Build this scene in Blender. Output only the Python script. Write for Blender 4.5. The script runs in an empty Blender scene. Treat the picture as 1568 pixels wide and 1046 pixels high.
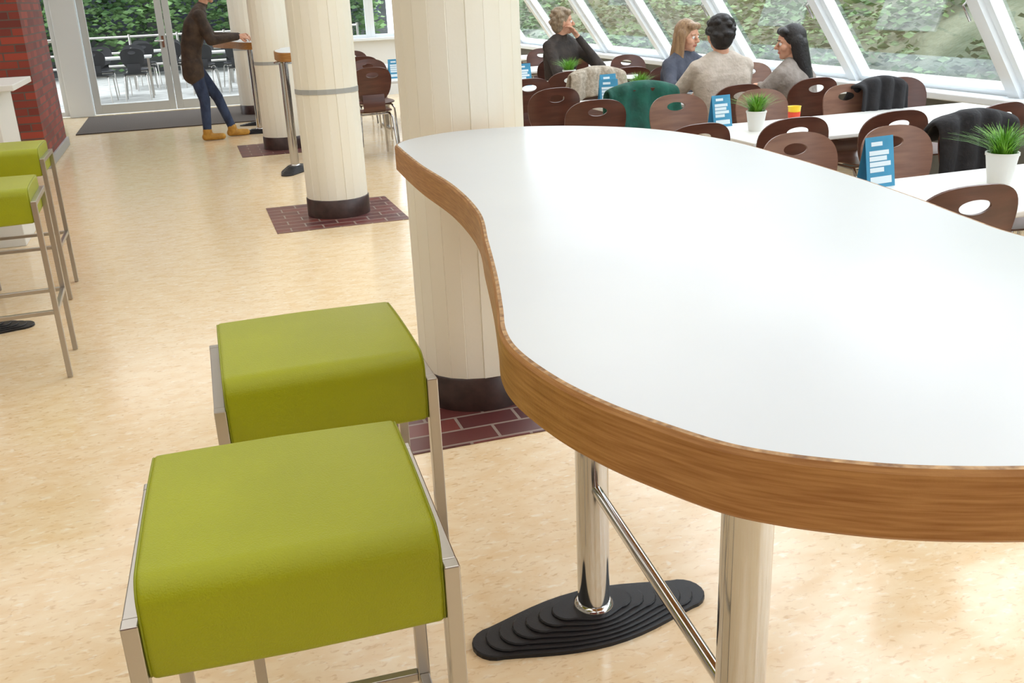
import bpy, bmesh, math, random
import numpy as np
from mathutils import Vector, Matrix, noise
random.seed(7)
SC=bpy.context.scene
try:
    SC.view_settings.view_transform='Standard'
    SC.view_settings.look='None'
except Exception: pass
def link(o): SC.collection.objects.link(o); return o

# ------------------------------------------------------------ materials
def srgb(r,g,b):
    def c(x):
        x/=255.
        return x/12.92 if x<=.04045 else ((x+.055)/1.055)**2.4
    return (c(r),c(g),c(b),1)
def mat(name,col,rough=.5,metal=0.,col2=None,scale=(5,5,5),detail=4,bump=0.,bscale=200.,ramp=(.35,.65),spec=.5,coat=0.,bdist=.001):
    m=bpy.data.materials.new(name); m.use_nodes=True
    nt=m.node_tree; b=nt.nodes['Principled BSDF']
    b.inputs['Base Color'].default_value=col
    b.inputs['Roughness'].default_value=rough
    b.inputs['Metallic'].default_value=metal
    b.inputs['Specular IOR Level'].default_value=spec
    b.inputs['Coat Weight'].default_value=coat
    tc=nt.nodes.new('ShaderNodeTexCoord')
    if col2 is not None:
        mp=nt.nodes.new('ShaderNodeMapping'); mp.inputs['Scale'].default_value=scale
        nz=nt.nodes.new('ShaderNodeTexNoise'); nz.inputs['Scale'].default_value=1; nz.inputs['Detail'].default_value=detail
        cr=nt.nodes.new('ShaderNodeValToRGB')
        cr.color_ramp.elements[0].position=ramp[0]; cr.color_ramp.elements[1].position=ramp[1]
        cr.color_ramp.elements[0].color=col; cr.color_ramp.elements[1].color=col2
        nt.links.new(tc.outputs['Object'],mp.inputs['Vector']); nt.links.new(mp.outputs[0],nz.inputs['Vector'])
        nt.links.new(nz.outputs['Fac'],cr.inputs['Fac']); nt.links.new(cr.outputs[0],b.inputs['Base Color'])
    if bump>0:
        n2=nt.nodes.new('ShaderNodeTexNoise'); n2.inputs['Scale'].default_value=bscale; n2.inputs['Detail'].default_value=3
        bp=nt.nodes.new('ShaderNodeBump'); bp.inputs['Strength'].default_value=bump; bp.inputs['Distance'].default_value=bdist
        nt.links.new(tc.outputs['Object'],n2.inputs['Vector']); nt.links.new(n2.outputs['Fac'],bp.inputs['Height'])
        nt.links.new(bp.outputs[0],b.inputs['Normal'])
    return m
def brick_mat(name,c1,c2,mortar,w,h,ms,wall=False,rough=.6):
    m=bpy.data.materials.new(name); m.use_nodes=True
    nt=m.node_tree; b=nt.nodes['Principled BSDF']; b.inputs['Roughness'].default_value=rough
    tc=nt.nodes.new('ShaderNodeTexCoord'); src=tc.outputs['Object']
    if wall:
        s=nt.nodes.new('ShaderNodeSeparateXYZ'); nt.links.new(src,s.inputs[0])
        a=nt.nodes.new('ShaderNodeMath'); a.operation='ADD'; nt.links.new(s.outputs[0],a.inputs[0]); nt.links.new(s.outputs[1],a.inputs[1])
        c=nt.nodes.new('ShaderNodeCombineXYZ'); nt.links.new(a.outputs[0],c.inputs[0]); nt.links.new(s.outputs[2],c.inputs[1]); src=c.outputs[0]
    t=nt.nodes.new('ShaderNodeTexBrick'); t.inputs['Scale'].default_value=1
    t.inputs['Color1'].default_value=c1; t.inputs['Color2'].default_value=c2; t.inputs['Mortar'].default_value=mortar
    t.inputs['Brick Width'].default_value=w; t.inputs['Row Height'].default_value=h; t.inputs['Mortar Size'].default_value=ms; t.inputs['Mortar Smooth'].default_value=.1
    t.inputs['Bias'].default_value=0
    nt.links.new(src,t.inputs['Vector']); nt.links.new(t.outputs['Color'],b.inputs['Base Color'])
    bp=nt.nodes.new('ShaderNodeBump'); bp.inputs['Strength'].default_value=.4; bp.inputs['Distance'].default_value=.004; bp.invert=True
    nt.links.new(t.outputs['Fac'],bp.inputs['Height']); nt.links.new(bp.outputs[0],b.inputs['Normal'])
    return m
def floor_mat():
    m=bpy.data.materials.new('linoleum'); m.use_nodes=True
    nt=m.node_tree; b=nt.nodes['Principled BSDF']
    tc=nt.nodes.new('ShaderNodeTexCoord')
    def nz(sc,det,dist=0):
        mp=nt.nodes.new('ShaderNodeMapping'); mp.inputs['Scale'].default_value=sc
        n=nt.nodes.new('ShaderNodeTexNoise'); n.inputs['Scale'].default_value=1; n.inputs['Detail'].default_value=det; n.inputs['Distortion'].default_value=dist
        nt.links.new(tc.outputs['Object'],mp.inputs[0]); nt.links.new(mp.outputs[0],n.inputs['Vector']); return n
    n1=nz((9,16,1),6,.5); n2=nz((34,64,1),4,.8); n3=nz((.9,.9,1),2); n5=nz((24,50,1),4,.5)
    r1=nt.nodes.new('ShaderNodeValToRGB'); e=r1.color_ramp.elements
    e[0].position=.34; e[0].color=srgb(236,207,163); e[1].position=.60; e[1].color=srgb(242,220,183)
    nt.links.new(n1.outputs['Fac'],r1.inputs[0])
    def fleck(src,lo,hi,k,colr,prev):
        r2=nt.nodes.new('ShaderNodeValToRGB'); e=r2.color_ramp.elements
        e[0].position=lo; e[0].color=(0,0,0,1); e[1].position=hi; e[1].color=(1,1,1,1)
        nt.links.new(src.outputs['Fac'],r2.inputs[0])
        ml=nt.nodes.new('ShaderNodeMath'); ml.operation='MULTIPLY'; ml.inputs[1].default_value=k; nt.links.new(r2.outputs[0],ml.inputs[0])
        mx=nt.nodes.new('ShaderNodeMix'); mx.data_type='RGBA'; nt.links.new(ml.outputs[0],mx.inputs[0])
        nt.links.new(prev,mx.inputs[6]); mx.inputs[7].default_value=colr; return mx.outputs[2]
    o=fleck(n2,.57,.70,.6,srgb(210,170,122),r1.outputs[0])
    o=fleck(n5,.58,.72,.65,srgb(250,241,222),o)
    nt.links.new(o,b.inputs['Base Color'])
    mr=nt.nodes.new('ShaderNodeMapRange'); mr.inputs['To Min'].default_value=.13; mr.inputs['To Max'].default_value=.20
    nt.links.new(n3.outputs['Fac'],mr.inputs[0]); nt.links.new(mr.outputs[0],b.inputs['Roughness'])
    b.inputs['Specular IOR Level'].default_value=.7
    bp=nt.nodes.new('ShaderNodeBump'); bp.inputs['Strength'].default_value=.05; bp.inputs['Distance'].default_value=.01
    n4=nz((2.2,1.0,1),1); nt.links.new(n4.outputs['Fac'],bp.inputs['Height']); nt.links.new(bp.outputs[0],b.inputs['Normal'])
    return m
def glass_mat(name,k=.55):
    m=bpy.data.materials.new(name); m.use_nodes=True; nt=m.node_tree; nt.nodes.clear()
    o=nt.nodes.new('ShaderNodeOutputMaterial'); t=nt.nodes.new('ShaderNodeBsdfTransparent')
    g=nt.nodes.new('ShaderNodeBsdfGlossy'); g.inputs['Roughness'].default_value=.03
    lw=nt.nodes.new('ShaderNodeFresnel'); lw.inputs[0].default_value=1.3
    ml=nt.nodes.new('ShaderNodeMath'); ml.operation='MULTIPLY'; ml.inputs[1].default_value=k; nt.links.new(lw.outputs[0],ml.inputs[0])
    mx=nt.nodes.new('ShaderNodeMixShader'); nt.links.new(ml.outputs[0],mx.inputs[0]); nt.links.new(t.outputs[0],mx.inputs[1]); nt.links.new(g.outputs[0],mx.inputs[2]); nt.links.new(mx.outputs[0],o.inputs[0])
    return m

M={}
M['floor']=floor_mat()
M['ceil']=mat('ceiling_paint',srgb(236,238,241),.9,bump=.1)
M['wall']=mat('wall_paint',srgb(226,227,226),.8,bump=.1)
M['greywall']=mat('grey_plaster',srgb(120,120,116),.8,col2=srgb(105,105,100),bump=.2)
M['brick']=brick_mat('red_brick',srgb(156,62,44),srgb(104,38,30),srgb(92,74,66),.24,.078,.007,True)
M['tile']=brick_mat('floor_brick',srgb(118,58,52),srgb(86,46,46),srgb(148,132,122),.23,.115,.006,False,.35)
M['cream']=mat('cream_column_paint',srgb(244,240,226),.55,col2=srgb(242,237,220),scale=(5,5,2),bump=.2,bscale=60,bdist=.002)
M['skirt']=mat('brown_base_ring',srgb(50,32,28),.4,col2=srgb(66,44,40),scale=(20,20,20),bump=.3,bscale=90)
M['band']=mat('grey_band',srgb(170,172,170),.5,bump=.1)
M['frame']=mat('white_window_frame',srgb(234,239,242),.4,bump=.05)
M['doorframe']=mat('grey_door_frame',srgb(200,202,200),.4,bump=.05)
M['glass']=glass_mat('pane_glass',.5)
M['glass2']=glass_mat('slanted_pane_glass',.22)
M['matfl']=mat('entrance_mat',srgb(92,82,74),.95,col2=srgb(70,62,56),scale=(120,30,1),bump=.5,bscale=300)
M['lam']=mat('white_laminate',srgb(213,219,224),.30,col2=srgb(210,216,222),scale=(3,3,3),bump=.03,bscale=400)
def oak():
    m=mat('oak_edge',srgb(150,98,46),.48,col2=srgb(190,140,82),scale=(12,12,260),detail=8,ramp=(.28,.72),bump=.4,bscale=170,spec=.4)
    return m
M['oak']=oak()
M['oaktop']=mat('oak_chamfer',srgb(196,158,110),.5,col2=srgb(126,86,46),scale=(60,60,60),detail=5,bump=.2,bscale=150)
M['chrome']=mat('chrome',srgb(202,201,200),.10,1.,bump=.02,bscale=30)
M['steel']=mat('brushed_steel',srgb(184,180,174),.28,1.,bump=.08,bscale=300)
M['iron']=mat('black_cast_iron',srgb(30,30,33),.42,.2,bump=.5,bscale=500)
M['green']=mat('green_leather',srgb(162,168,4),.40,col2=srgb(154,160,3),scale=(4,4,4),bump=.7,bscale=380,bdist=.0014,spec=.45)
M['piping']=mat('green_piping',srgb(138,144,4),.5,bump=.3)
M['ply']=mat('brown_plywood',srgb(98,60,48),.30,col2=srgb(72,42,34),scale=(3,3,26),detail=5,bump=.05,spec=.5)
M['ply2']=mat('light_brown_plywood',srgb(142,106,88),.32,col2=srgb(114,80,66),scale=(3,3,26),detail=5,bump=.05)
M['dtable']=mat('white_table_top',srgb(232,232,228),.35,bump=.02)
M['pot']=mat('white_pot',srgb(230,230,226),.4,bump=.02)
M['leaf']=mat('grass_blades',srgb(118,176,40),.5,col2=srgb(76,136,24),scale=(30,30,30))
M['soil']=mat('soil',srgb(50,36,26),.9,bump=.6)
M['blue']=mat('blue_card',srgb(52,134,172),.5,col2=srgb(62,148,188),scale=(9,9,9))
M['white']=mat('white_print',srgb(215,230,238),.5,bump=.01)
M['yellow']=mat('yellow_cup',srgb(246,206,30),.4,bump=.01)
M['redp']=mat('red_print',srgb(220,70,40),.5,bump=.01)
M['skin']=mat('skin',srgb(214,164,136),.55,col2=srgb(204,150,122),scale=(20,20,20),bump=.1)
M['black']=mat('black_cloth',srgb(36,34,36),.85,col2=srgb(26,25,28),scale=(12,12,12),bump=.5,bscale=40,bdist=.01)
M['darkbrown']=mat('dark_jacket',srgb(62,52,46),.8,col2=srgb(44,38,35),scale=(12,12,12),bump=.6,bscale=30,bdist=.015)
M['brownj']=mat('brown_jacket',srgb(78,62,50),.8,col2=srgb(54,43,36),scale=(12,12,12),bump=.6,bscale=30,bdist=.015)
M['jeans']=mat('jeans',srgb(58,72,102),.85,col2=srgb(38,50,76),scale=(14,14,8),bump=.5,bscale=40,bdist=.008)
M['boot']=mat('tan_boots',srgb(196,148,60),.6,col2=srgb(170,120,44),scale=(20,20,20),bump=.2)
M['beige']=mat('beige_sweater',srgb(206,194,182),.9,col2=srgb(184,172,158),scale=(16,16,30),bump=.6,bscale=60,bdist=.008)
M['greyj']=mat('grey_blue_jacket',srgb(84,88,102),.85,col2=srgb(66,70,84),scale=(14,14,14),bump=.5,bscale=40,bdist=.01)
M['taupe']=mat('taupe_sweater',srgb(156,146,138),.9,col2=srgb(132,122,114),scale=(14,14,14),bump=.6,bscale=50,bdist=.01)
M['hblack']=mat('black_hair',srgb(24,20,20),.55,col2=srgb(34,29,28),scale=(60,60,8),bump=.6,bscale=80,bdist=.006)
M['hblond']=mat('blond_hair',srgb(170,138,102),.45,col2=srgb(130,100,72),scale=(60,60,8),bump=.6,bscale=80,bdist=.006)
M['hsand']=mat('sandy_hair',srgb(158,138,112),.5,col2=srgb(122,102,80),scale=(60,60,10),bump=.6,bscale=80,bdist=.006)
M['eye']=mat('eye_white',srgb(230,228,224),.2,bump=.01); M['iris']=mat('iris_dark',srgb(40,28,22),.2,bump=.01)
M['lip']=mat('lips',srgb(176,100,88),.5,bump=.02)
M['gjacket']=mat('green_jacket_cloth',srgb(16,92,76),.75,col2=srgb(8,66,56),scale=(10,10,10),bump=.5,bscale=30,bdist=.01)
M['fur']=mat('cream_fur',srgb(206,196,180),.95,col2=srgb(170,158,140),scale=(40,40,40),bump=.9,bscale=120,bdist=.01)
M['shrub']=mat('shrub_leaves',srgb(42,76,36),.6,col2=srgb(116,148,92),scale=(1.1,1.1,1.1),detail=8,ramp=(.36,.66))
M['bank']=mat('ivy_bank',srgb(58,76,52),.9,col2=srgb(120,126,104),scale=(1.6,1.6,1.6),detail=8,bump=.6,bscale=12,bdist=.05)
M['pave']=mat('paving',srgb(176,176,172),.8,col2=srgb(150,150,146),scale=(4,4,4),bump=.2)
M['rubber']=mat('black_rubber',srgb(26,26,28),.6,bump=.1)
M['bikeframe']=mat('bike_paint',srgb(52,58,70),.35,bump=.02)
M['facade']=mat('grey_facade',srgb(96,98,96),.8,col2=srgb(70,72,72),scale=(.8,.8,3),bump=.2)

# ------------------------------------------------------------ mesh builder
class MB:
    def __init__(s): s.v=[];s.f=[];s.m=[];s.s=[];s.T=Matrix.Identity(4)
    def add(s,vs,fs,mi=0,sm=False):
        o=len(s.v); s.v+=[tuple(s.T@Vector(v)) for v in vs]
        for f in fs: s.f.append([i+o for i in f]); s.m.append(mi); s.s.append(sm)
    def box(s,x0,x1,y0,y1,z0,z1,mi=0):
        v=[(x0,y0,z0),(x1,y0,z0),(x1,y1,z0),(x0,y1,z0),(x0,y0,z1),(x1,y0,z1),(x1,y1,z1),(x0,y1,z1)]
        s.add(v,[(0,3,2,1),(4,5,6,7),(0,1,5,4),(1,2,6,5),(2,3,7,6),(3,0,4,7)],mi)
    def path(s,pts,r,mi=0,n=10,caps=True,closed=False):
        pts=[Vector(p) for p in pts]; rr=r if isinstance(r,(list,tuple)) else [r]*len(pts)
        N=len(pts); vs=[];fs=[]; prev=None
        for i,p in enumerate(pts):
            if closed: t=(pts[(i+1)%N]-pts[i-1])
            else: t=pts[min(i+1,N-1)]-pts[max(i-1,0)]
            t.normalize()
            if prev is None:
                a=Vector((0,0,1)) if abs(t.z)<.9 else Vector((1,0,0))
                u=t.cross(a).normalized()
            else:
                u=(prev-t*prev.dot(t)).normalized()
            prev=u; w=t.cross(u)
            for k in range(n):
                an=2*math.pi*k/n; vs.append(p+(u*math.cos(an)+w*math.sin(an))*rr[i])
        M_=N if closed else N-1
        for i in range(M_):
            j=(i+1)%N
            for k in range(n):
                fs.append((i*n+k,i*n+(k+1)%n,j*n+(k+1)%n,j*n+k))
        s.add(vs,fs,mi,True)
        if caps and not closed:
            s.add(vs[:n],[tuple(range(n))[::-1]],mi); s.add(vs[-n:],[tuple(range(n))],mi)
    def lathe(s,prof,c=(0,0,0),mi=0,n=24,sm=True):
        vs=[];fs=[]
        for r,z in prof:
            for k in range(n):
                a=2*math.pi*k/n; vs.append((c[0]+r*math.cos(a),c[1]+r*math.sin(a),c[2]+z))
        for i in range(len(prof)-1):
            for k in range(n): fs.append((i*n+k,i*n+(k+1)%n,(i+1)*n+(k+1)%n,(i+1)*n+k))
        s.add(vs,fs,mi,sm)
        s.add(vs[-n:],[tuple(range(n))],mi); s.add(vs[:n],[tuple(range(n))[::-1]],mi)
    def stack(s,rings,mis,sm=False,captop=0,capbot=0,capm=None):
        n=len(rings[0]); vs=[p for r in rings for p in r]
        o=len(s.v); s.v+=[tuple(s.T@Vector(v)) for v in vs]
        for i in range(len(rings)-1):
            for k in range(n):
                s.f.append([o+i*n+k,o+i*n+(k+1)%n,o+(i+1)*n+(k+1)%n,o+(i+1)*n+k]); s.m.append(mis[i]); s.s.append(sm)
        s.f.append([o+k for k in range(n)][::-1]); s.m.append(capbot); s.s.append(False)
        b=o+(len(rings)-1)*n
        s.f.append([b+k for k in range(n)]); s.m.append(captop); s.s.append(False)
    def mesh(s,name,mats):
        me=bpy.data.meshes.new(name); me.from_pydata(s.v,[],s.f)
        for m in mats: me.materials.append(M[m] if isinstance(m,str) else m)
        me.polygons.foreach_set('material_index',s.m); me.polygons.foreach_set('use_smooth',s.s); me.update()
        return me
    def obj(s,name,mats,parent=None,bevel=0,loc=None,rotz=0):
        o=bpy.data.objects.new(name,s.mesh(name,mats)); link(o)
        if parent: o.parent=parent
        if loc: o.location=loc
        o.rotation_euler[2]=rotz
        if bevel:
            b=o.modifiers.new('bevel','BEVEL'); b.width=bevel; b.segments=2; b.limit_method='ANGLE'
        return o
def empty(name,loc=(0,0,0),rotz=0):
    e=bpy.data.objects.new(name,None); link(e); e.location=loc; e.rotation_euler[2]=rotz; e.empty_display_size=.1; return e
def inst(name,me,loc,rotz=0):
    o=bpy.data.objects.new(name,me); link(o); o.location=loc; o.rotation_euler[2]=rotz; return o

# ------------------------------------------------------------ camera
H=1.55; th=math.radians(19.95); ph=math.radians(2.54); yaw=math.radians(17.5)
Fh=Vector((math.sin(yaw),math.cos(yaw),0)); R0=Vector((math.cos(yaw),-math.sin(yaw),0)); Z=Vector((0,0,1))
F=Fh*math.cos(th)-Z*math.sin(th); U0=Fh*math.sin(th)+Z*math.cos(th)
Rt=R0*math.cos(ph)-U0*math.sin(ph); Up=U0*math.cos(ph)+R0*math.sin(ph)
cam=bpy.data.cameras.new('camera'); co=link(bpy.data.objects.new('camera',cam))
cam.lens=33.98; cam.sensor_width=36; cam.clip_start=.05
mw=Matrix((( Rt.x,Up.x,-F.x,0),(Rt.y,Up.y,-F.y,0),(Rt.z,Up.z,-F.z,H),(0,0,0,1)))
co.matrix_world=mw; SC.camera=co

# ------------------------------------------------------------ room shell
CZ=3.4; SX=5.3; SZ=.72; LEAN=.7; YF=16.4; XL=-6.; YB=-5.
def xs(z): return SX-LEAN*(z-SZ)
b=MB(); b.box(XL-.2,SX+.3,YB-.2,YF+.15,-.12,0); b.obj('floor',['floor'])
b=MB(); b.box(XL-.2,xs(CZ)+.2,YB-.2,YF+.15,CZ,CZ+.2); b.obj('ceiling',['ceil'])
b=MB(); b.box(XL-.2,XL,YB,YF,0,CZ); b.obj('wall_left',['wall'])
b=MB(); b.box(XL-.2,SX+.2,YB-.2,YB,0,CZ); b.obj('wall_back',['brick'])
b=MB(); b.box(SX,SX+.2,YB,YF,0,SZ-.03); b.obj('wall_right',['greywall'])
b=MB(); b.box(SX-.22,SX+.22,YB,YF,SZ-.03,SZ+.02); b.obj('trim_1',['frame'],bevel=.008)
# slanted glazing
def slantbar(b,y0,y1,z0,z1,t0,t1,mi=0):
    nrm=Vector((1,0,LEAN)).normalized()
    def pt(y,z,t): p=Vector((xs(z),y,z))+nrm*t; return p
    v=[pt(y0,z0,t0),pt(y1,z0,t0),pt(y1,z1,t0),pt(y0,z1,t0),pt(y0,z0,t1),pt(y1,z0,t1),pt(y1,z1,t1),pt(y0,z1,t1)]
    b.add(v,[(0,3,2,1),(4,5,6,7),(0,1,5,4),(1,2,6,5),(2,3,7,6),(3,0,4,7)],mi)
ys=[5.2-1.7*k for k in range(6,0,-1)]+[5.2+1.7*k for k in range(0,7)]
ys=[y for y in ys if YB<y<YF]
wi=1
allY=[YB]+ys+[YF]
for a,c in zip(allY[:-1],allY[1:]):
    w=empty('window_%d'%wi); wi+=1
    f=MB()
    slantbar(f,a-.05,a+.05,SZ+.02,CZ,-.07,.06)
    for zz0,zz1 in ((SZ+.03,2.35),(2.43,CZ)):
        y0,y1=a+.05,c-.05
        slantbar(f,y0,y0+.05,zz0,zz1,-.03,.05); slantbar(f,y1-.05,y1,zz0,zz1,-.03,.05)
        slantbar(f,y0,y1,zz0,zz0+.05,-.031,.05); slantbar(f,y0,y1,zz1-.05,zz1,-.031,.05)
    slantbar(f,a,c,2.35,2.43,-.06,.06)
    f.obj('frame',['frame'],parent=w)
    hb=MB(); nrm=Vector((1,0,LEAN)).normalized()
    p=Vector((xs(1.38),a+.09,1.38))-nrm*.03; d=Vector((-LEAN,0,1)).normalized()
    hb.path([p,p-nrm*.04,p-nrm*.04-d*.12],.009,0,8); hb.obj('handle',['chrome'],parent=w)
    g=MB(); 
    def gp(y,z): return Vector((xs(z),y,z))+nrm*.02
    g.add([gp(a+.05,SZ+.03),gp(c-.05,SZ+.03),gp(c-.05,CZ),gp(a+.05,CZ)],[(0,1,2,3)]); g.obj('pane',['glass2'],parent=w)
# far wall
b=MB()
b.box(1.12,SX+.1,YF,YF+.15,0,.9); b.box(XL,-3.6,YF,YF+.15,0,CZ)
b.box(-3.6,SX-.6,YF,YF+.15,2.75,CZ); b.box(1.12,1.3,YF,YF+.15,.9,2.75)
b.obj('wall_far',['wall'])
def framed(name,x0,x1,z0,z1,st,kind,kick=0,mid=None,handle=None,y=YF+.05):
    e=empty(name); f=MB()
    f.box(x0,x0+st,y-.03,y+.03,z0,z1); f.box(x1-st,x1,y-.03,y+.03,z0,z1)
    f.box(x0+st,x1-st,y-.03,y+.03,z0,z0+st+kick); f.box(x0+st,x1-st,y-.03,y+.03,z1-st,z1)
    if mid: f.box(x0+st,x1-st,y-.02,y+.02,mid,mid+.04)
    f.obj('frame',[kind],parent=e,bevel=.004)
    g=MB(); g.add([(x0+st,y,z0+st+kick),(x1-st,y,z0+st+kick),(x1-st,y,z1-st),(x0+st,y,z1-st)],[(0,1,2,3)]); g.obj('pane',['glass'],parent=e)
    if handle is not None:
        h=MB(); hx=handle; h.path([(hx,y-.04,1.05),(hx,y-.09,1.05),(hx+(-.12 if hx>(x0+x1)/2 else .12),y-.09,1.05)],.012,0,8)
        h.box(hx-.018,hx+.018,y-.045,y-.03,.95,1.12); h.obj('handle',['chrome'],parent=e)
framed('door_1',-1.36,-.17,.02,2.3,.10,'doorframe',kick=.04,handle=-.22)
framed('door_2',-.16,1.02,.02,2.3,.10,'doorframe',kick=.04)
framed('window_20',-1.36,1.02,2.36,2.75,.05,'frame')
framed('window_21',-3.6,-1.72,.02,2.75,.07,'frame',mid=1.1)
framed('window_22',1.3,3.0,.9,2.75,.07,'frame')
framed('window_23',3.0,4.7,.9,2.75,.07,'frame')
b=MB(); b.box(-1.72,-1.37,YF-.05,YF+.15,0,2.75); b.box(1.02,1.12,YF-.05,YF+.15,0,2.75); b.box(-1.37,1.02,YF-.02,YF+.12,2.3,2.36); b.obj('trim_2',['frame'],bevel=.01)
b=MB(); b.box(1.12,4.9,YF-.12,YF,.88,.92); b.obj('trim_3',['frame'],bevel=.005)
# brick pier
b=MB(); b.box(-2.9,-1.46,11.16,13.05,0,CZ); b.obj('wall_brick_pier',['brick'])
b=MB(); b.box(-2.95,-1.435,11.135,13.075,0,.10); b.obj('baseboard_pier',['band'],bevel=.005)
# entrance mat
b=MB(); b.box(-1.45,1.0,14.0,16.2,.001,.014); b.obj('entrance_mat',['matfl'],bevel=.004)

# columns
for i,cy in enumerate((3.58,7.38,11.2,15.0,-.22-3.8)):
    cx=(.972,.985,.975,.96,.97)[i]
    e=empty('column',(cx,cy,0))
    n=22; rings=[]
    rnd=random.Random(i); rad=[.229+rnd.uniform(-.0018,.0018) for _ in range(n)]
    def ring(z):
        r=[]
        for k in range(n):
            a0=2*math.pi*k/n; a1=2*math.pi*(k+1)/n; g=.010
            for a in (a0+g,a1-g): r.append((rad[k]*math.cos(a),rad[k]*math.sin(a),z))
            r.append(((rad[k]-.002)*math.cos(a1),(rad[k]-.002)*math.sin(a1),z))
        return r
    c=MB(); c.stack([ring(.13),ring(CZ)],[0]); c.obj('shaft',['cream'],parent=e)
    c=MB(); c.lathe([(.236,0),(.236,.135),(.230,.14)],n=44); c.obj('base_ring',['skirt'],parent=e)
    if i in (1,2,3):
        c=MB(); c.lathe([(.2325,.905),(.2325,.94)],n=22,sm=False); c.obj('band',['band'],parent=e)
    b=MB(); b.box(.95-.48,.95+.48,cy-.49,cy+.46,.0005,.004); b.obj('trim_brick_inlay',['tile'])

# ------------------------------------------------------------ bar tables
def catmull(pts,k=8):
    out=[];n=len(pts)
    for i in range(n):
        p0,p1,p2,p3=[Vector(pts[(i+j)%n]) for j in (-1,0,1,2)]
        for s in range(k):
            t=s/k
            out.append(.5*((2*p1)+(-p0+p2)*t+(2*p0-5*p1+4*p2-p3)*t*t+(-p0+3*p1-3*p2+p3)*t**3))
    return out
def offset(pl,d):
    n=len(pl);out=[]
    for i in range(n):
        t=(pl[(i+1)%n]-pl[i-1]).normalized(); out.append(pl[i]+Vector((-t.y,t.x))*d)
    return out
def foot(b,cx,cy,rot,a=.325,w=.118,mi=0):
    R=Matrix.Rotation(rot,4,'Z'); T0=b.T.copy(); b.T=T0@Matrix.Translation((cx,cy,0))@R
    def ring(a,w,re,z):
        A=a-re; top=[]
        for k in range(13):
            x=A-2*A*k/12; top.append((x,re+(w-re)*math.cos(math.pi/2*x/A)**1.1 if abs(x)<A else re))
        cap=[(-A+re*math.cos(math.pi/2+math.pi*k/10),re*math.sin(math.pi/2+math.pi*k/10)) for k in range(1,10)]
        half=top+cap
        return [(x,y,z) for x,y in half]+[(-x,-y,z) for x,y in half]
    rings=[ring(a,w,.062,0)]; L=7; z=.013
    for i in range(L):
        A=a-i*.036; Wd=w-i*.0085; re=.062-i*.003
        rings.append(ring(A,Wd,re,z-.003)); rings.append(ring(A-.003,Wd-.003,re-.003,z))
        if i<L-1: rings.append(ring(a-(i+1)*.036,w-(i+1)*.0085,.062-(i+1)*.003,z+.0005))
        z+=.0065
    b.stack(rings,[mi]*(len(rings)-1),False,mi,mi)
    b.T=T0
def bar_table(name,pts,legs,footrot=0.,stretch=True,zt=1.1,thk=.082,k=8):
    pl=catmull([Vector(p) for p in pts],k)
    area=sum(pl[i].x*pl[(i+1)%len(pl)].y-pl[(i+1)%len(pl)].x*pl[i].y for i in range(len(pl)))
    if area<0: pl=pl[::-1]
    e=empty(name)
    r3=lambda p,z:[(q.x,q.y,z) for q in p]
    i1=offset(pl,.004); i2=offset(pl,.010); i3=offset(pl,.0115)
    b=MB(); b.stack([r3(offset(pl,.005),zt-thk),r3(pl,zt-thk+.005),r3(pl,zt-.007),r3(i1,zt-.001),r3(i2,zt-.0002),r3(i3,zt)],[0,0,0,1,2],False,2,0)
    o=b.obj('top',['oak','oaktop','lam'],parent=e)
    for p in o.data.polygons:
        if len(p.vertices)==4: p.use_smooth=True
    try: o.data.set_sharp_from_angle(angle=math.radians(30))
    except Exception: pass
    b=MB()
    for (x,y) in legs:
        b.path([(x,y,.05),(x,y,zt-thk)],.041,0,32)
        b.lathe([(.052,.050),(.052,.057),(.043,.064)],(x,y,0),0,32)
        b.lathe([(.09,zt-thk-.012),(.09,zt-thk-.001)],(x,y,0),0,32)
    if stretch and len(legs)>1:
        p,q=Vector((*legs[0],.40)),Vector((*legs[1],.40)); d=(q-p).normalized()
        b.path([p+d*.03,q-d*.03],.0135,0,16)
    b.obj('legs',['chrome'],parent=e)
    b=MB()
    for (x,y) in legs: foot(b,x-.005,y+.003,footrot)
    b.obj('feet',['iron'],parent=e)
    return e
near=[(.605,3.02),(.59,2.67),(.59,2.32),(.56,2.0),(.50,1.74),(.445,1.51),(.40,1.34),(.37,1.23),(.362,1.14),(.375,1.03),(.40,.94),(.43,.87),(.47,.795),(.51,.75),(.56,.71),(.62,.672),(.71,.632),(.85,.585),(1.02,.565),(1.2,.59),(1.36,.69),(1.44,.87),(1.42,1.1),(1.39,1.33),(1.41,1.48),(1.45,1.68),(1.49,1.96),(1.52,2.28),(1.53,2.62),(1.46,2.93),(1.31,3.14),(1.11,3.27),(.88,3.30),(.70,3.22),(.62,3.12)]
bar_table('bar_table',near,[(.81,1.965),(.735,1.15)],0.03)
far=[(.42,13.7),(.50,13.2),(.64,12.85),(.70,12.5),(.80,12.3),(.95,12.2),(1.25,12.2),(1.4,12.5),(1.45,13.1),(1.3,13.8),(1.0,14.15),(.65,14.1)]
bar_table('bar_table',far,[(.82,12.72),(.95,13.6)],0.)
mid=[(.86,9.95),(.85,9.6),(.90,9.4),(1.1,9.3),(1.3,9.4),(1.38,9.8),(1.38,10.4),(1.25,10.6),(1.0,10.5),(.92,10.2)]
bar_table('bar_table',mid,[(.90,9.56),(1.2,10.3)],1.2,stretch=False)
left=[(-1.35,4.6),(-1.2,5.0),(-1.22,5.6),(-1.35,6.2),(-1.3,6.9),(-1.5,7.2),(-2.0,7.2),(-2.3,6.5),(-2.2,5.5),(-2.2,4.8),(-1.8,4.4)]
bar_table('bar_table',left,[(-1.25,5.38),(-1.8,6.4)],0.0,stretch=False)
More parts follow.
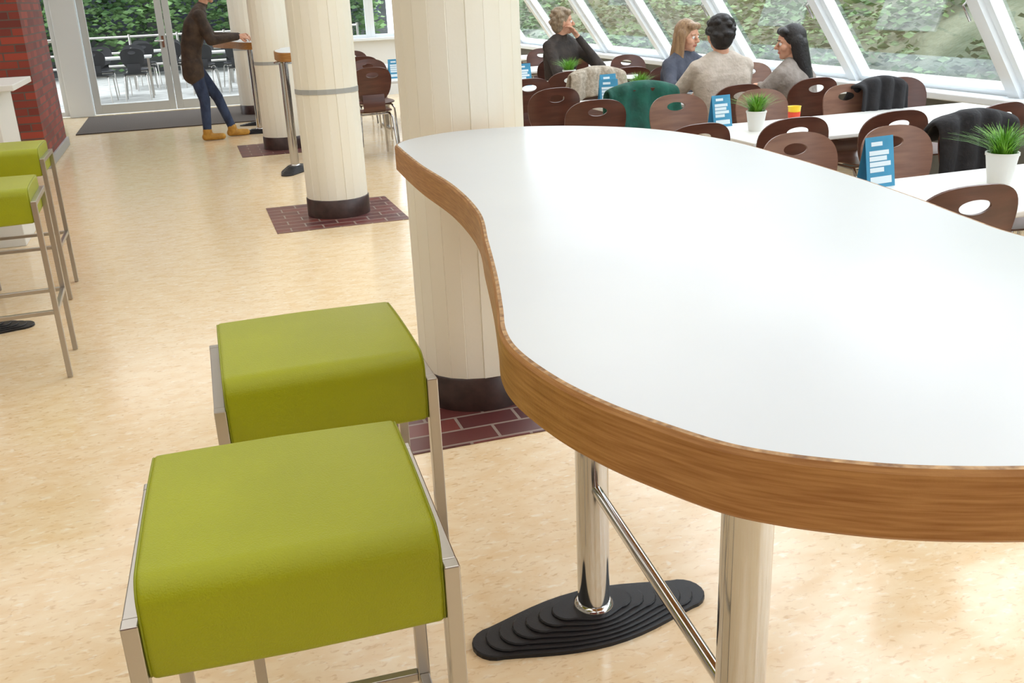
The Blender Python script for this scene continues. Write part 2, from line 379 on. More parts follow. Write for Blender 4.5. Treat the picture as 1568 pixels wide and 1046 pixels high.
# white cabinet at left
b=MB(); b.box(-2.4,-1.22,7.4,8.1,0,1.06,0); b.box(-2.5,-1.08,7.3,8.2,1.06,1.10,0); b.box(-1.9,-1.89,7.38,7.4,.05,1.0,1); b.obj('white_counter_cabinet',['dtable','greywall'],bevel=.006)

# ------------------------------------------------------------ bar stools
def cushion(b,w,d,z0,z1,mi):
    r=.038; r2=.012; rb=.018
    prof=[]
    def arc(cx,cz,rr,a0,a1,n):
        for i in range(n+1):
            a=a0+(a1-a0)*i/n; prof.append((cx+rr*math.cos(a),cz+rr*math.sin(a)))
    arc(d/2-rb,z1-rb,rb,0,math.pi/2,8)
    for i in range(1,8):
        t=i/8; yy=(d/2-rb)+t*((-d/2+r)-(d/2-rb)); prof.append((yy,z1+.005*(1-(2*t-1)**2)))
    arc(-d/2+r,z1-r,r,math.pi/2,math.pi,10)
    for i in range(1,4):
        t=i/4; zz=(z1-r)+t*((z0+r2)-(z1-r)); prof.append((-d/2-.003*math.sin(math.pi*t),zz))
    arc(-d/2+r2,z0+r2,r2,math.pi,1.5*math.pi,4)
    arc(d/2-r2,z0+r2,r2,1.5*math.pi,2*math.pi,4)
    cz=(z0+z1)/2
    rings=[]
    def rg(x,ins):
        out=[]
        for y,z in prof:
            sy=(d/2-ins)/(d/2); sz=((z1-z0)/2-ins)/((z1-z0)/2)
            out.append((x,y*sy,cz+(z-cz)*sz))
        return out
    hw=w/2; R=.011; xsq=[]
    for i in range(7):
        a=math.pi/2*i/6; xsq.append((-hw+R-R*math.cos(a)*1.0, R-R*math.sin(a)))
    seq=[(x,i) for x,i in xsq]+[(-hw*.5,-.0012),(0,-.002),(hw*.5,-.0012)]+[(-x,i) for x,i in xsq[::-1]]
    for x,ins in seq: rings.append(rg(x,ins))
    b.stack(rings,[mi]*(len(rings)-1),True,mi,mi)
    return rg(hw-.0025,.0030),rg(-hw+.0025,.0030)
def sqbar(b,p,q,s=.011,mi=0,up=None):
    p=Vector(p);q=Vector(q);t=(q-p).normalized(); a=Vector((0,0,1)) if abs(t.z)<.9 else Vector((0,1,0))
    u=t.cross(a).normalized(); w=t.cross(u)
    v=[]
    for c in (p,q):
        for i,j in ((-1,-1),(1,-1),(1,1),(-1,1)): v.append(c+u*i*s+w*j*s)
    b.add(v,[(0,1,2,3),(7,6,5,4),(0,4,5,1),(1,5,6,2),(2,6,7,3),(3,7,4,0)],mi)
def stool_meshes():
    W=.410;D=.405
    b=MB(); r1,r2=cushion(b,W-.006,D,.706,.856,0)
    cm=b.mesh('cushion',['green'])
    b=MB(); b.path(r1,.002,0,6,closed=True); b.path(r2,.002,0,6,closed=True); pm=b.mesh('piping',['piping'])
    b=MB(); hx=W/2+.008; hy=D/2-.006
    for sx in (-1,1):
        for sy in (-1,1):
            sqbar(b,(sx*hx,sy*hy,0.004),(sx*hx,sy*hy,.80),.0115)
        sqbar(b,(sx*hx,-hy+.0115,.789),(sx*hx,hy-.0115,.789),.011)
        sqbar(b,(sx*hx,-hy+.0115,.31),(sx*hx,hy-.0115,.31),.0095)
    for sy in (-1,1):
        sqbar(b,(-hx+.0115,sy*.10,.735),(hx-.0115,sy*.10,.735),.011)
        sqbar(b,(-hx+.0115,sy*hy,.31),(hx-.0115,sy*hy,.31),.0095)
    fm=b.mesh('frame',['steel'])
    return cm,pm,fm
cm,pm,fm=stool_meshes()
def stool(x,y,r=0):
    e=empty('bar_stool',(x,y,0),r)
    for nme,me in (('cushion',cm),('piping',pm),('frame',fm)):
        o=bpy.data.objects.new(nme,me); link(o); o.parent=e
        if nme=='frame':
            bv=o.modifiers.new('b','BEVEL'); bv.width=.002; bv.segments=2; bv.limit_method='ANGLE'
stool(.053,1.352,-0.048); stool(.188,2.035,-0.012); stool(-.895,4.66,.03); stool(-1.005,6.0,0)

# ------------------------------------------------------------ dining chairs
def ply_panel(b,W,Hh,hole,curve,T,mi,n=48,taper=.0,thick=.009,pw=2.6,saddle=0):
    def outer(t):
        c,s=math.cos(t),math.sin(t); e=2/pw
        x=W/2*math.copysign(abs(c)**e,c); z=Hh/2*math.copysign(abs(s)**e,s)
        x*=1-taper*(.5-z/Hh)
        return x,z
    rings=[]; steps=7
    for i in range(steps+1):
        f=i/steps; r=[]
        for k in range(n):
            t=2*math.pi*k/n; ox,oz=outer(t)
            hx,hz=(hole[0]+hole[2]*math.cos(t),hole[1]+hole[3]*math.sin(t)) if hole else (.001*math.cos(t),.001*math.sin(t))
            x=hx+(ox-hx)*f; z=hz+(oz-hz)*f
            r.append((x,curve(x,z),z))
        rings.append(r)
    T0=b.T.copy(); b.T=T0@T
    back=[[(x,y+thick,z) for x,y,z in r] for r in rings]
    vs=[p for r in rings for p in r]+[p for r in back for p in r]
    N=(steps+1)*n; fs=[]
    for i in range(steps):
        for k in range(n):
            k2=(k+1)%n
            fs.append((i*n+k,i*n+k2,(i+1)*n+k2,(i+1)*n+k)); fs.append((N+i*n+k,N+(i+1)*n+k,N+(i+1)*n+k2,N+i*n+k2))
    b.add(vs,fs,mi,True)
    ed=[]
    for i in (0,steps):
        for k in range(n):
            k2=(k+1)%n; q=(i*n+k,i*n+k2,N+i*n+k2,N+i*n+k); ed.append(q if i else q[::-1])
    b.add(vs,ed,mi,False)
    b.T=T0
def chair_mesh(mname,legm='chrome',nm='dining_chair'):
    b=MB()
    tilt=Matrix.Translation((0,-.215,.73))@Matrix.Rotation(math.radians(10),4,'X')
    ply_panel(b,.44,.35,(0,.10,.062,.026),lambda x,z:.9*x*x*1.0-.006+.12*z*z,tilt,0,taper=.22,pw=2.5)
    ts=Matrix.Translation((0,.0,.46))@Matrix.Rotation(math.radians(-90),4,'X')
    ply_panel(b,.42,.42,None,lambda x,z:-.35*x*x+ (.0 if z>-.12 else -(-z-.12)*.25),ts,0,pw=3.2)
    vs=[]
    pts=[(.0+-.17,.462),(-.195,.468),(-.212,.49),(-.217,.53),(-.21,.58),(-.20,.64)]
    for i,(y,z) in enumerate(pts):
        w=.11
        for x in (-w,-w*.5,0,w*.5,w): vs.append((x,y-.006+.3*x*x,z))
    fs=[]
    for i in range(len(pts)-1):
        for k in range(4): fs.append((i*5+k,i*5+k+1,(i+1)*5+k+1,(i+1)*5+k))
    b.add(vs,fs,0,True); b.add([(x,y-.008,z) for x,y,z in vs],[f[::-1] for f in fs],0,True)
    for sx in (-1,1):
        b.path([(sx*.20,.20,.01),(sx*.185,.17,.40),(sx*.17,.13,.435),(sx*.17,-.12,.44),(sx*.185,-.17,.41),(sx*.21,-.24,.01)],.0105,1,10)
    b.path([(-.17,.10,.437),(.17,.10,.437)],.009,1,8); b.path([(-.17,-.1,.437),(.17,-.1,.437)],.009,1,8)
    return b.mesh(nm,[mname,legm])
CHd=chair_mesh('ply'); CHl=chair_mesh('ply2'); CHo=chair_mesh('rubber','steel','patio_chair')
def chair(x,y,facing,light=False,j=0):
    r=0 if facing>0 else math.pi
    r+=j; off=Vector((0,.20)); off.rotate(Matrix.Rotation(r,2))
    return inst('dining_chair',CHl if light else CHd,(x+off.x,y+off.y,0),r)
rj=random.Random(3)
CH=[(2.37,2.50,1,0),(3.05,2.45,1,0),(3.7,2.45,1,0),
    (2.55,3.72,-1,1),(3.02,3.66,-1,1),(3.50,3.70,-1,0),(4.05,3.7,-1,1),
    (2.36,4.30,1,0),(2.86,4.22,1,0),(3.40,4.14,1,0),(4.00,4.08,1,0),
    (2.88,5.50,-1,1),(3.42,5.42,-1,1),(3.98,5.30,-1,1),(4.5,5.45,-1,0),
    (2.38,5.62,1,0),(2.92,6.05,1,0),(3.50,5.83,1,0),(4.12,5.88,1,0),
    (2.44,6.50,1,0),(3.1,7.35,-1,1),(3.86,7.52,-1,0),(4.5,7.3,-1,1),
    (2.54,7.35,1,0),(3.05,7.75,1,0),(3.6,7.75,1,0),(4.2,7.75,1,1),
    (2.8,9.1,-1,0),(3.48,9.22,-1,0),(4.2,9.1,-1,0),
    (1.75,9.75,1,0),(2.4,9.65,1,1),(3.1,9.6,1,0),(3.8,9.6,1,0),
    (1.95,11.0,-1,0),(2.6,10.95,-1,1),(3.3,10.95,-1,0),(4.0,11.,-1,0),
    (2.0,11.7,1,0),(2.7,11.6,1,0),(3.4,11.6,1,1),(2.1,13.0,-1,0),(2.9,13.0,-1,0),(3.7,13.,-1,0)]
for x,y,f,l in CH: chair(x,y,f,l,rj.uniform(-.12,.12))
# ------------------------------------------------------------ dining tables
def dtable(x0,x1,y0,y1,nm='dining_table'):
    b=MB(); b.box(x0,x1,y0,y1,.715,.74,0)
    cx0,cx1=x0+.35,x1-.35; cy=(y0+y1)/2
    for cx in (cx0,cx1):
        b.path([(cx,cy,.02),(cx,cy,.715)],.03,1,16)
        b.box(cx-.025,cx+.025,y0+.06,y1-.06,.0,.025,1); b.box(cx-.02,cx+.02,y0+.08,y1-.08,.69,.715,1)
    b.box(cx0,cx1,cy-.015,cy+.015,.67,.70,1)
    b.obj(nm,['dtable','steel'],bevel=.006)
for x0,x1,y0,y1 in ((2.50,4.7,2.65,3.35),(2.80,4.8,4.50,5.22),(2.78,4.9,6.30,7.0),(2.7,4.9,8.05,8.78),(1.95,4.7,9.95,10.6),(2.0,4.7,11.95,12.6)): dtable(x0,x1,y0,y1)
TZ=.74
# ------------------------------------------------------------ planters, cards, cup
def planter(x,y,s=1.):
    e=empty('potted_grass',(x,y,TZ)); b=MB()
    b.lathe([(.042*s,0),(.058*s,.105*s),(.061*s,.108*s),(.061*s,.118*s),(.054*s,.118*s),(.052*s,.10*s)],n=28); b.obj('pot',['pot'],parent=e)
    b=MB(); b.lathe([(.05*s,.09*s),(.051*s,.104*s)],n=20); b.obj('soil',['soil'],parent=e)
    b=MB(); r=random.Random(int(x*100))
    for i in range(260):
        a=r.uniform(0,6.28); rr=r.uniform(0,.042)*s; L=r.uniform(.09,.15)*s; lean=r.uniform(.02,.10)*s*(1+rr*10); w=.0034*s
        bx,by=rr*math.cos(a),rr*math.sin(a); dx,dy=math.cos(a+r.uniform(-.5,.5)),math.sin(a+r.uniform(-.5,.5)); px,py=-dy*w,dx*w
        vs=[]
        for t in (0,.35,.7,1):
            cx,cy,cz=bx+dx*lean*t*t*1.2,by+dy*lean*t*t*1.2,.10*s+L*(t-.28*t*t*lean/.1); k=1-t*.9
            vs+= [(cx-px*k,cy-py*k,cz),(cx+px*k,cy+py*k,cz)]
        b.add(vs,[(0,1,3,2),(2,3,5,4),(4,5,7,6)],0,True)
    b.obj('blades',['leaf'],parent=e)
planter(3.05,3.07,1.05); planter(3.05,4.88,.95); planter(3.2,6.72,.9); planter(3.3,8.4)
def card(x,y,rot=0,w=.135,h=.19):
    e=empty('table_tent_card',(x,y,TZ),rot); b=MB(); d=.035
    for s in (-1,1):
        b.add([(-w/2,s*d,0),(w/2,s*d,0),(w/2,0,h),(-w/2,0,h)],[(0,1,2,3)],0)
        def q(x0,x1,t0,t1,mi):
            o=.0012
            f=lambda xx,t:(xx,s*(d*(1-t)+o),h*t)
            b.add([f(x0,t0),f(x1,t0),f(x1,t1),f(x0,t1)],[(0,1,2,3)],mi)
        for i,(l,rr) in enumerate(((.36,.7),(.40,.62),(.33,.75),(.42,.5))):
            q(-w*.38,w*(rr-.38),.64-i*.11,.73-i*.11,1)
        q(-w*.38,w*.38,.08,.22,1); q(-w*.3,w*.1,.82,.90,1)
    b.obj('card',['blue','white'],parent=e)
card(2.605,3.26,.1,.145,.20); card(2.98,5.16,.1,.13,.18); card(3.02,6.9,.1); card(2.9,8.5,.0); card(2.1,10.3); card(2.85,6.5,-.2)
b=MB(); b.lathe([(.028,0),(.038,.10),(.040,.102),(.036,.1),(.03,.02)],n=24); 
b.lathe([(.0335,.035),(.0365,.07)],(0,0,0),1,24); b.obj('paper_cup',['yellow','redp'],loc=(3.38,5.0,TZ))
def drape(name,x,y,mt,w=.46,front=.18,back=.42,top=.915,rot=0,seed=0,thick=.03):
    e=MB(); nx,ny=22,26; vs=[]; L=front+back
    for j in range(ny+1):
        s=j/ny*L
        for i in range(nx+1):
            u=(i/nx-.5); 
            fold=.018*math.sin(u*23+seed+ s*4)+.012*noise.noise(Vector((u*9,s*6,seed)))
            if s<front: yy=.045+ .02*(front-s)/front; zz=top-(front-s)
            elif s<front+.06: a=(s-front)/.06*math.pi; yy=.04*math.cos(a); zz=top+.02*math.sin(a)
            else: yy=-.045-.09*((s-front)/back)**2; zz=top-(s-front-.06)
            wid=w*(1+.18*max(0,(s-front)/back)+.08*noise.noise(Vector((s*5,seed,0))))
            sg=1 if s<front+.03 else -1
            zz-=.05*abs(u)*2*abs(u)*2
            vs.append((u*wid,yy+sg*fold,zz))
    fs=[]
    for j in range(ny):
        for i in range(nx): a=j*(nx+1)+i; fs.append((a,a+1,a+nx+2,a+nx+1))
    e.add(vs,fs,0,True); o=e.obj(name,[mt],loc=(x,y,0),rotz=rot)
    m=o.modifiers.new('s','SOLIDIFY'); m.thickness=.022; m.offset=0; m=o.modifiers.new('ss','SUBSURF'); m.levels=1; m.render_levels=1
drape('green_jacket',2.90,6.06,'gjacket',.50,.16,.40,.925,0,1)
drape('black_jacket',3.50,3.72,'black',.44,.40,.18,.915,math.pi,4)
drape('dark_jacket',4.20,5.28,'black',.36,.3,.2,.92,math.pi,8)
drape('cream_fur_coat',3.12,7.34,'fur',.46,.2,.3,.935,math.pi,5)

# ------------------------------------------------------------ people
class Fig:
    def __init__(s,T): s.T=T; s.p=[]
    def c(s,p,q,r0,r1,mi): s.p.append(('c',s.T@Vector(p),s.T@Vector(q),r0,r1,mi))
    def e(s,c,r,mi,R=None):
        R=R or Matrix.Identity(3); s.p.append(('e',s.T@Vector(c),Vector(r),(s.T.to_3x3()@R),0,mi))
    def torso(s,secs,mi,k=5):
        for a,b_ in zip(secs[:-1],secs[1:]):
            for i in range(k):
                t=i/k; p=Vector(a[0]).lerp(Vector(b_[0]),t); hw=a[1]+(b_[1]-a[1])*t; r=a[2]+(b_[2]-a[2])*t
                m=a[3] if len(a)>3 else mi
                s.c(p-Vector((hw,0,0)),p+Vector((hw,0,0)),r,r,m)
    def build(s,name,mats,parent,vox=.009,smooth=4):
        bm=bmesh.new()
        for q in s.p:
            if q[0]=='c':
                p0,p1,r0,r1=q[1],q[2],q[3],q[4]
                for p,r in ((p0,r0),(p1,r1)):
                    bmesh.ops.create_icosphere(bm,subdivisions=3 if r>.02 else 2,radius=r,matrix=Matrix.Translation(p))
                d=p1-p0
                if d.length>1e-4:
                    R=d.to_track_quat('Z','Y').to_matrix().to_4x4()
                    bmesh.ops.create_cone(bm,cap_ends=True,segments=20,radius1=r0*.995,radius2=r1*.995,depth=d.length,matrix=Matrix.Translation((p0+p1)/2)@R)
            else:
                S=Matrix.Diagonal((*q[2],1)); bmesh.ops.create_icosphere(bm,subdivisions=3,radius=1,matrix=Matrix.Translation(q[1])@q[3].to_4x4()@S)
        me=bpy.data.meshes.new('tmp'); bm.to_mesh(me); bm.free()
        o=link(bpy.data.objects.new('tmp',me))
        m=o.modifiers.new('r','REMESH'); m.mode='VOXEL'; m.voxel_size=vox
        m=o.modifiers.new('s','SMOOTH'); m.factor=.5; m.iterations=smooth
        dg=bpy.context.evaluated_depsgraph_get(); dg.update()
        nm=bpy.data.meshes.new_from_object(o.evaluated_get(dg)); bpy.data.objects.remove(o)
        nm.materials.clear()
        for mm in mats: nm.materials.append(M[mm])
        n=len(nm.polygons); C=np.empty(n*3); nm.polygons.foreach_get('center',C); C=C.reshape(-1,3)
        best=np.full(n,1e9); lab=np.zeros(n,int)
        for q in s.p:
            if q[0]=='c':
                a=np.array(q[1]); d=np.array(q[2])-a; L=max(d@d,1e-9); t=np.clip(((C-a)@d)/L,0,1)
                D=np.linalg.norm(C-a-t[:,None]*d,axis=1)-(q[3]+(q[4]-q[3])*t)
            else:
                R=np.array(q[3]); l=(C-np.array(q[1]))@R; rr=np.array(q[2]); k=np.linalg.norm(l/rr,axis=1); D=(k-1)*rr.min()
            w=D<best; best[w]=D[w]; lab[w]=q[5]
        nm.polygons.foreach_set('material_index',lab.astype(np.int32)); nm.polygons.foreach_set('use_smooth',np.ones(n,bool)); nm.update(); nm.name=name
        ob=link(bpy.data.objects.new(name,nm)); ob.parent=parent
        return ob
def hand(T,wr,d,pn,side,curl,parent,name):
    d=Vector(d).normalized(); pn=Vector(pn); pn=(pn-d*pn.dot(d)).normalized(); s=d.cross(pn)*side
    wr=Vector(wr); f=Fig(T)
    f.c(wr-d*.03,wr+d*.02,.026,.024,0)
    for i,(o,L) in enumerate(((.030,.072),(.010,.078),(-.010,.073),(-.029,.058))):
        k=wr+d*(.088-.004*abs(i-1))+s*o
        f.c(wr+d*.02+s*o*.6,k,.015,.012,0)
        p=k;dd=d.copy();
        for j,fr in enumerate((.45,.3,.25)):
            a=curl*(.7,1.,.8)[j]+.05*i; ax=d.cross(pn)
            dd=(Matrix.Rotation(-a,3,ax)@dd) if (Matrix.Rotation(-a,3,ax)@dd).dot(pn)>dd.dot(pn) else (Matrix.Rotation(a,3,ax)@dd)
            q=p+dd*L*fr; f.c(p,q,.0098-.001*j,.009-.001*j,0); p=q
    a=wr+d*.03+s*.026; b_=a+(d*.5+s*.75+pn*.2).normalized()*.036; c=b_+(d*.9+s*.3+pn*.4).normalized()*.028
    f.c(wr+d*.015+s*.01,a,.017,.015,0); f.c(a,b_,.0135,.0115,0); f.c(b_,c,.0112,.009,0)
    return f.build(name,['skin'],parent,.0035,3)
def head(T,C,turn,nod,hair,style,parent,neck,tilt=0):
    C=Vector(C)
    R=Matrix.Rotation(turn,4,'Z')@Matrix.Rotation(nod,4,'X')@Matrix.Rotation(tilt,4,'Y')
    HT=T@Matrix.Translation(C)@R
    f=Fig(HT)
    f.e((0,-.012,.022),(.074,.092,.096),0); f.e((0,.02,-.045),(.058,.062,.062),0); f.e((0,.052,-.085),(.028,.026,.022),0)
    f.c((0,.078,.012),(0,.100,-.020),.008,.013,0); f.c((-.012,.088,-.026),(.012,.088,-.026),.008,.008,0)
    f.c((-.042,.066,.026),(.042,.066,.026),.011,.011,0)
    for s in (-1,1):
        f.e((s*.076,-.004,-.008),(.010,.020,.032),0); f.e((s*.04,.05,-.025),(.026,.03,.028),0)
    f.c((-.018,.078,-.056),(.018,.078,-.056),.0075,.0075,1)
    Rn=(HT.inverted()@T); nb=Rn@Vector(neck); f.c((0,-.02,-.06),nb,.050,.056,0)
    f.build('head',['skin','lip'],parent,.005,2)
    eb=MB(); eb.T=HT
    for s in (-1,1):
        for r,mi,yo in ((.0125,0,0),(.0065,1,.0075)):
            prof=[(r*math.sin(a),-r*math.cos(a)) for a in [math.pi*i/10 for i in range(1,10)]]
            eb.lathe(prof,(s*.031,.070+yo,.004),mi,14)
    eb.obj('eyes',['eye','iris'],parent=parent)
    bb=Fig(HT)
    for s in (-1,1): bb.c((s*.018,.081,.028),(s*.046,.073,.030),.0045,.003,0)
    bb.build('eyebrows',[hair],parent,.003,1)
    h=Fig(HT)
    h.e((0,-.026,.038),(.086,.096,.098),0); h.e((0,-.05,-.008),(.082,.072,.098),0)
    h.e((.025,.045,.088),(.05,.035,.030),0); h.e((-.03,.045,.085),(.05,.035,.030),0)
    if style=='messy':
        r=random.Random(5)
        for i in range(90):
            a=r.uniform(0,6.28); el=r.uniform(-.6,1.4); 
            if math.sin(a)>.2 and el<.75: continue
            p=Vector((.080*math.cos(a)*math.cos(el),-.028+.090*math.sin(a)*math.cos(el),.030+.092*math.sin(el)))
            h.e(p,(.028,.028,.022),0)
    if style=='long':
        for i in range(11):
            t=i/10; h.e((0,-.075-.05*t,-.02-.36*t),(.092-.02*t,.052-.01*t,.07),0)
            for s in (-1,1): h.e((s*(.075-.01*t),-.035-.05*t,.0-.28*t),(.026,.05,.06),0)
    if style=='front':
        for i in range(9):
            t=i/8; h.e((0,-.06-.02*t,-.02-.22*t),(.088-.01*t,.050,.07),0)
            for s in (-1,1): h.e((s*(.082),-.01+.01*t,.01-.26*t),(.022,.042,.05),0)
    h.build('hair',[hair],parent,.006,4)
def seated(name,x,y,heading,top,cloth,legm,hair,style,headturn=0,nod=0,lhand=None,rhand=None,lean=.0,wid=1.,elL=None,elR=None):
    e=empty(name); T=Matrix.Translation((x,y,0))@Matrix.Rotation(heading,4,'Z')
    dz=top-1.32
    f=Fig(T); nz_=1.06+dz; ch=.93+dz*.8
    secs=[((0,0,.535),.085*wid,.105,1),((0,-.01,.60),.075*wid,.105,0),((0,-.02+lean*.3,.73+dz*.4),.075*wid,.098,0),((0,lean*.7,ch-.02),.10*wid,.108,0),((0,lean,nz_-.07),.105*wid,.080,0),((0,lean,nz_-.01),.05*wid,.055,0)]
    f.torso(secs,0)
    f.c((0,lean,nz_-.01),(0,lean+.01,nz_+.012),.060,.056,0)
    lh=Vector(lhand or (-.16,.42,.79)); rh=Vector(rhand or (.16,.42,.79))
    el=Vector(elL or (-.27,.16,.80+dz*.3)); er=Vector(elR or (.27,.16,.80+dz*.3))
    for s,w,eb_ in ((-1,lh,el),(1,rh,er)):
        sh=Vector((s*.165*wid,lean,nz_-.075)); f.c((s*.10,lean,nz_-.06),sh,.066,.064,0)
        f.c(sh,eb_,.062,.048,0); f.c(eb_,w,.049,.033,0)
    for s in (-1,1):
        hp=Vector((s*.095,.03,.55)); kn=Vector((s*.12,.43,.53)); an=Vector((s*.12,.40,.10))
        f.c(hp,kn,.095,.066,1); f.c(kn,an,.062,.044,1)
        f.c(an+Vector((0,0,-.03)),an+Vector((0,.0,-.045)),.045,.042,2); f.c(an+Vector((0,-.01,-.065)),an+Vector((0,.15,-.068)),.034,.030,2)
    f.build('body',[cloth,legm,'rubber'],e,.010,4)
    for s,w,eb_,nm in ((-1,lh,el,'hand_left'),(1,rh,er,'hand_right')):
        d=(w-eb_).normalized(); 
        if w.z<.9: d=Vector((d.x,d.y,-.05)); pn=Vector((0,0,-1))
        else: pn=Vector((-s*.8,-.4,0))
        cr=Vector(d).cross(pn); sd=1 if cr.x*s<0 else -1
        hand(T,w+Vector(d).normalized()*.02,d,pn,sd,.35,e,nm)
    head(T,(0,lean+.035,top-.122),headturn,nod,hair,style,e,(0,lean+.0,nz_-.01))
    return e
seated('seated_person_beige_sweater',3.52,6.10,-.02,1.325,'beige','jeans','hblack','messy',headturn=-.2,nod=-.1,wid=1.10)
seated('seated_woman_black_hair',4.18,6.14,.45,1.235,'taupe','black','hblack','long',headturn=.75,nod=-.1,lean=.06,lhand=(-.08,.42,.79))
seated('seated_woman_blond_hair',3.80,7.25,math.pi+.35,1.27,'greyj','black','hblond','front',headturn=.2,nod=-.15,lean=.05)
seated('seated_man_dark_shirt',3.45,8.98,math.pi+.55,1.37,'darkbrown','jeans','hsand','messy',headturn=.65,nod=.0,wid=1.1,lhand=(-.06,.17,1.10),elL=(-.24,.30,.82))
def standing():
    e=empty('standing_person_dark_jacket'); T=Matrix.Translation((.33,12.48,0))@Matrix.Rotation(-math.pi/2,4,'Z')
    f=Fig(T)
    f.torso([((0,-.21,.90),.085,.105,1),((0,-.21,.96),.085,.115,0),((0,-.19,1.10),.08,.122,0),((0,-.12,1.30),.105,.132,0),((0,-.06,1.44),.11,.092,0),((0,-.03,1.50),.05,.06,0)],0)
    f.torso([((0,-.215,.78),.09,.125,0),((0,-.21,.92),.09,.125,0)],0)
    f.c((0,-.04,1.50),(0,.0,1.54),.068,.06,0)
    for s,wr,el in ((-1,(-.13,.36,1.17),(-.25,.06,1.17)),(1,(.12,.33,1.17),(.25,.03,1.15))):
        sh=(s*.18,-.06,1.42); f.c((s*.1,-.06,1.44),sh,.078,.076,0); f.c(sh,el,.075,.060,0); f.c(el,wr,.060,.042,0)
    for s,an in ((-1,(-.12,.15,.11)),(1,(.12,-.15,.11))):
        hp=Vector((s*.09,-.21,.88)); an=Vector(an); kn=hp.lerp(an,.52)+Vector((0,.05,0))
        f.c(hp,kn,.095,.066,1); f.c(kn,an,.064,.050,1)
        f.c(an+Vector((0,0,.0)),an+Vector((0,0,-.05)),.056,.052,2); f.c(an+Vector((0,-.03,-.065)),an+Vector((0,.17,-.07)),.044,.038,2)
    f.build('body',['brownj','jeans','boot'],e,.010,4)
    hand(T,(-.125,.38,1.17),(.15,1,-.0),(.7,0,-.7),1,.6,e,'hand_left'); hand(T,(.115,.35,1.17),(-.15,1,0),(-.7,0,-.7),-1,.6,e,'hand_right')
    head(T,(0,.08,1.68),.1,-.35,'hblack','messy',e,(0,-.02,1.5))
standing()

# ------------------------------------------------------------ outdoors
b=MB(); nx,ny=30,50; vs=[]
def hz(x,y): return .25+max(0,(x-5.75))*.62+.35*noise.noise(Vector((x*.5,y*.4,0)))*min(1,max(0,x-5.8))
for j in range(ny+1):
    for i in range(nx+1):
        x=5.6+i*.35; y=-6+j*.64; vs.append((x,y,hz(x,y)))
fs=[(j*(nx+1)+i,j*(nx+1)+i+1,(j+1)*(nx+1)+i+1,(j+1)*(nx+1)+i) for j in range(ny) for i in range(nx)]
b.add(vs,fs,0,True); b.obj('planted_bank',['bank'])
rs=random.Random(11)
def leaves(name,fn,n,size,seed,mt='shrub'):
    r=random.Random(seed); vs=[];fs=[]
    for i in range(n):
        p=fn(r)
        if p is None: continue
        q=Matrix.Rotation(r.uniform(0,6.28),3,'Z')@Matrix.Rotation(r.uniform(-1.2,1.2),3,'X')
        s=size*r.uniform(.6,1.4); o=len(vs)
        for c in ((-.5,0,0),(0,-.3,.05),(.5,0,0),(0,.3,.05)): vs.append(tuple(p+q@(Vector(c)*s)))
        fs.append((o,o+1,o+2,o+3))
    me=bpy.data.meshes.new(name); me.from_pydata(vs,[],fs); me.materials.append(M[mt]); me.update()
    return link(bpy.data.objects.new(name,me))
def bankleaf(r):
    x=r.uniform(5.8,12); y=r.uniform(-3,26); d=noise.noise(Vector((x*.5,y*.4,3)))
    if d<-.24: return None
    return Vector((x,y,hz(x,y)+r.uniform(0,.2+.8*max(0,d))))
leaves('shrub_bank_foliage',bankleaf,60000,.10,1)
b=MB(); b.box(-12,SX+.2,YF+.2,34,-.06,-.02); b.obj('ground_paving',['pave'])
def hedge(r): return Vector((r.uniform(-10,5),r.uniform(25.2,26.6),r.uniform(0,1.8)+r.uniform(0,1.4)))
leaves('hedge_foliage',hedge,14000,.17,2)
b=MB(); b.box(-14,5.4,27,27.3,-.02,6)  # dark backdrop added to block the bright sky behind the hedge
for i in range(9):
    x=-12+i*2.0; b.box(x,x+1.2,26.96,27,1.0,2.4,1); b.box(x,x+1.2,26.96,27,3.6,5.,1)
b.obj('backdrop_building',['facade','greyj'])
def bike_mesh():
    b=MB()
    for cx in (-.52,.52):
        c=[(cx+.33*math.cos(2*math.pi*k/36),0,.34+.33*math.sin(2*math.pi*k/36)) for k in range(36)]
        b.path(c,.018,0,8,closed=True)
        for k in range(12):
            a=2*math.pi*k/12; b.path([(cx,0,.34),(cx+.32*math.cos(a),0,.34+.32*math.sin(a))],.0025,2,4)
    P={'r':(-.52,0,.34),'f':(.52,0,.34),'bb':(-.08,0,.30),'s':(-.22,0,.80),'h':(.36,0,.85),'hd':(.39,0,.72)}
    for a,c in (('r','bb'),('bb','s'),('r','s'),('bb','hd'),('s','h'),('h','f')): b.path([P[a],P[c]],.017,1,8)
    b.path([(-.22,0,.80),(-.25,0,.93)],.013,2,8); b.path([(-.36,0,.94),(-.24,0,.955),(-.12,0,.945)],[.07,.05,.02],0,8)
    b.path([(.36,0,.85),(.34,0,.98)],.013,2,8); b.path([(.24,-.28,1.0),(.36,-.2,1.0),(.38,0,.99),(.36,.2,1.0),(.24,.28,1.0)],.012,2,8)
    b.path([(-.08,-.1,.22),(-.08,.1,.38)],.01,2,6)
    return b.mesh('bicycle',['rubber','bikeframe','chrome'])
bk=bike_mesh(); 
for i in range(3): inst('bicycle',bk,(-4.0+i*.75,18.6+rs.uniform(-.2,.3),-.02),1.3+rs.uniform(-.15,.15))
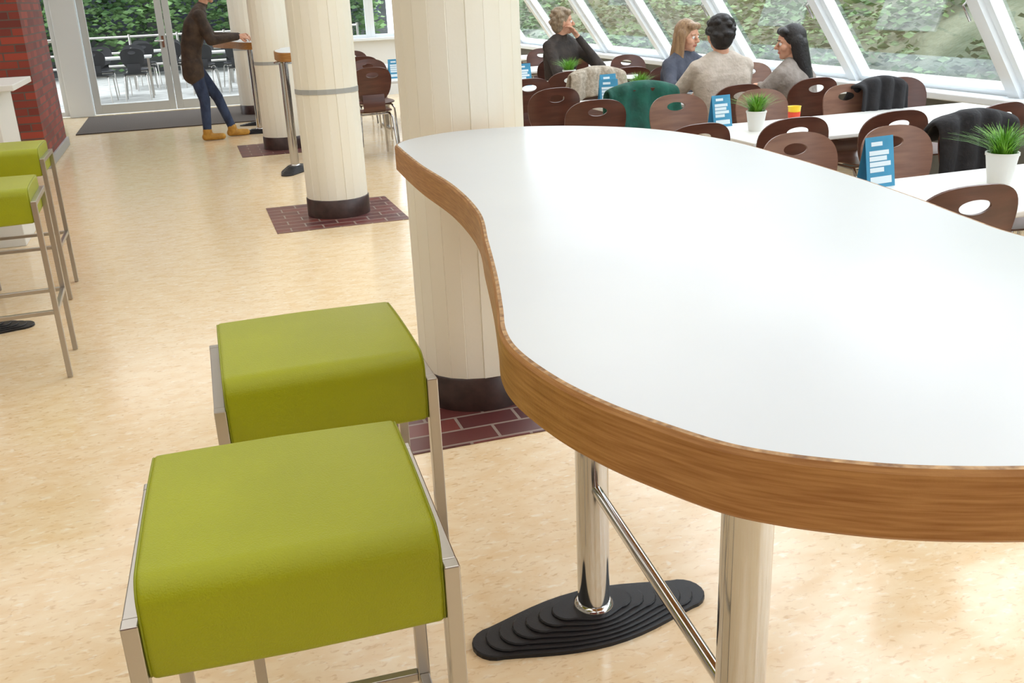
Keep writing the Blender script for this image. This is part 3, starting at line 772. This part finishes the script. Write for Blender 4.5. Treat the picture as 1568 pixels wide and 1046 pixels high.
for x0,y0 in ((-1.7,19.2),(.1,19.4),(-1.0,21.5),(.9,21.6)):
    b=MB(); b.T=Matrix.Translation((0,0,-.02)); b.box(x0,x0+1.2,y0,y0+.7,.70,.73,0)
    for xx in (x0+.05,x0+1.12):
        for yy in (y0+.05,y0+.62): b.box(xx,xx+.03,yy,yy+.03,0,.70,1)
    b.obj('patio_table',['pave','steel'])
    for cx,cy,r in ((x0+.3,y0-.25,0),(x0+.9,y0-.25,0),(x0+.3,y0+.95,math.pi),(x0+.9,y0+.95,math.pi)): inst('patio_chair',CHo,(cx,cy,-.02),r+rs.uniform(-.3,.3))
b=MB()
for z in (.35,.62,.95): b.path([(-3.,23.6,z),(4.,23.6,z)],.025,0,8)
for i in range(8): b.path([(-3.+i,23.6,-.02),(-3.+i,23.6,1.0)],.03,0,8)
b.obj('metal_railing',['steel'])

# ------------------------------------------------------------ light
w=bpy.data.worlds.new('world'); SC.world=w; w.use_nodes=True; nt=w.node_tree; bg=nt.nodes['Background']
bg.inputs[0].default_value=(.87,.94,1,1); bg.inputs[1].default_value=4.3
def fill_light(x,y,sx,sy,pw,col=(.98,.99,1)):  # unseen panels with housings, added as soft fill for the enclosed room
    e=empty('fill_light_panel',(x,y,CZ-.02)); b=MB()
    b.box(-sx/2-.04,sx/2+.04,-sy/2-.04,-sy/2,-.03,.02); b.box(-sx/2-.04,sx/2+.04,sy/2,sy/2+.04,-.03,.02); b.box(-sx/2-.04,-sx/2,-sy/2,sy/2,-.03,.02); b.box(sx/2,sx/2+.04,-sy/2,sy/2,-.03,.02)
    b.obj('fill_housing',['frame'],parent=e)
    l=bpy.data.lights.new('fill_lamp','AREA'); l.shape='RECTANGLE'; l.size=sx; l.size_y=sy; l.energy=pw; l.color=col
    o=link(bpy.data.objects.new('fill_lamp',l)); o.parent=e
for x,y in ((-1.7,1),(-1.7,5),(-1.7,9),(1.6,1.5),(1.7,5.5),(1.7,9.5),(-.3,13.5),(-1.7,-3),(1.6,-3)): fill_light(x,y,2.6,2.8,31)
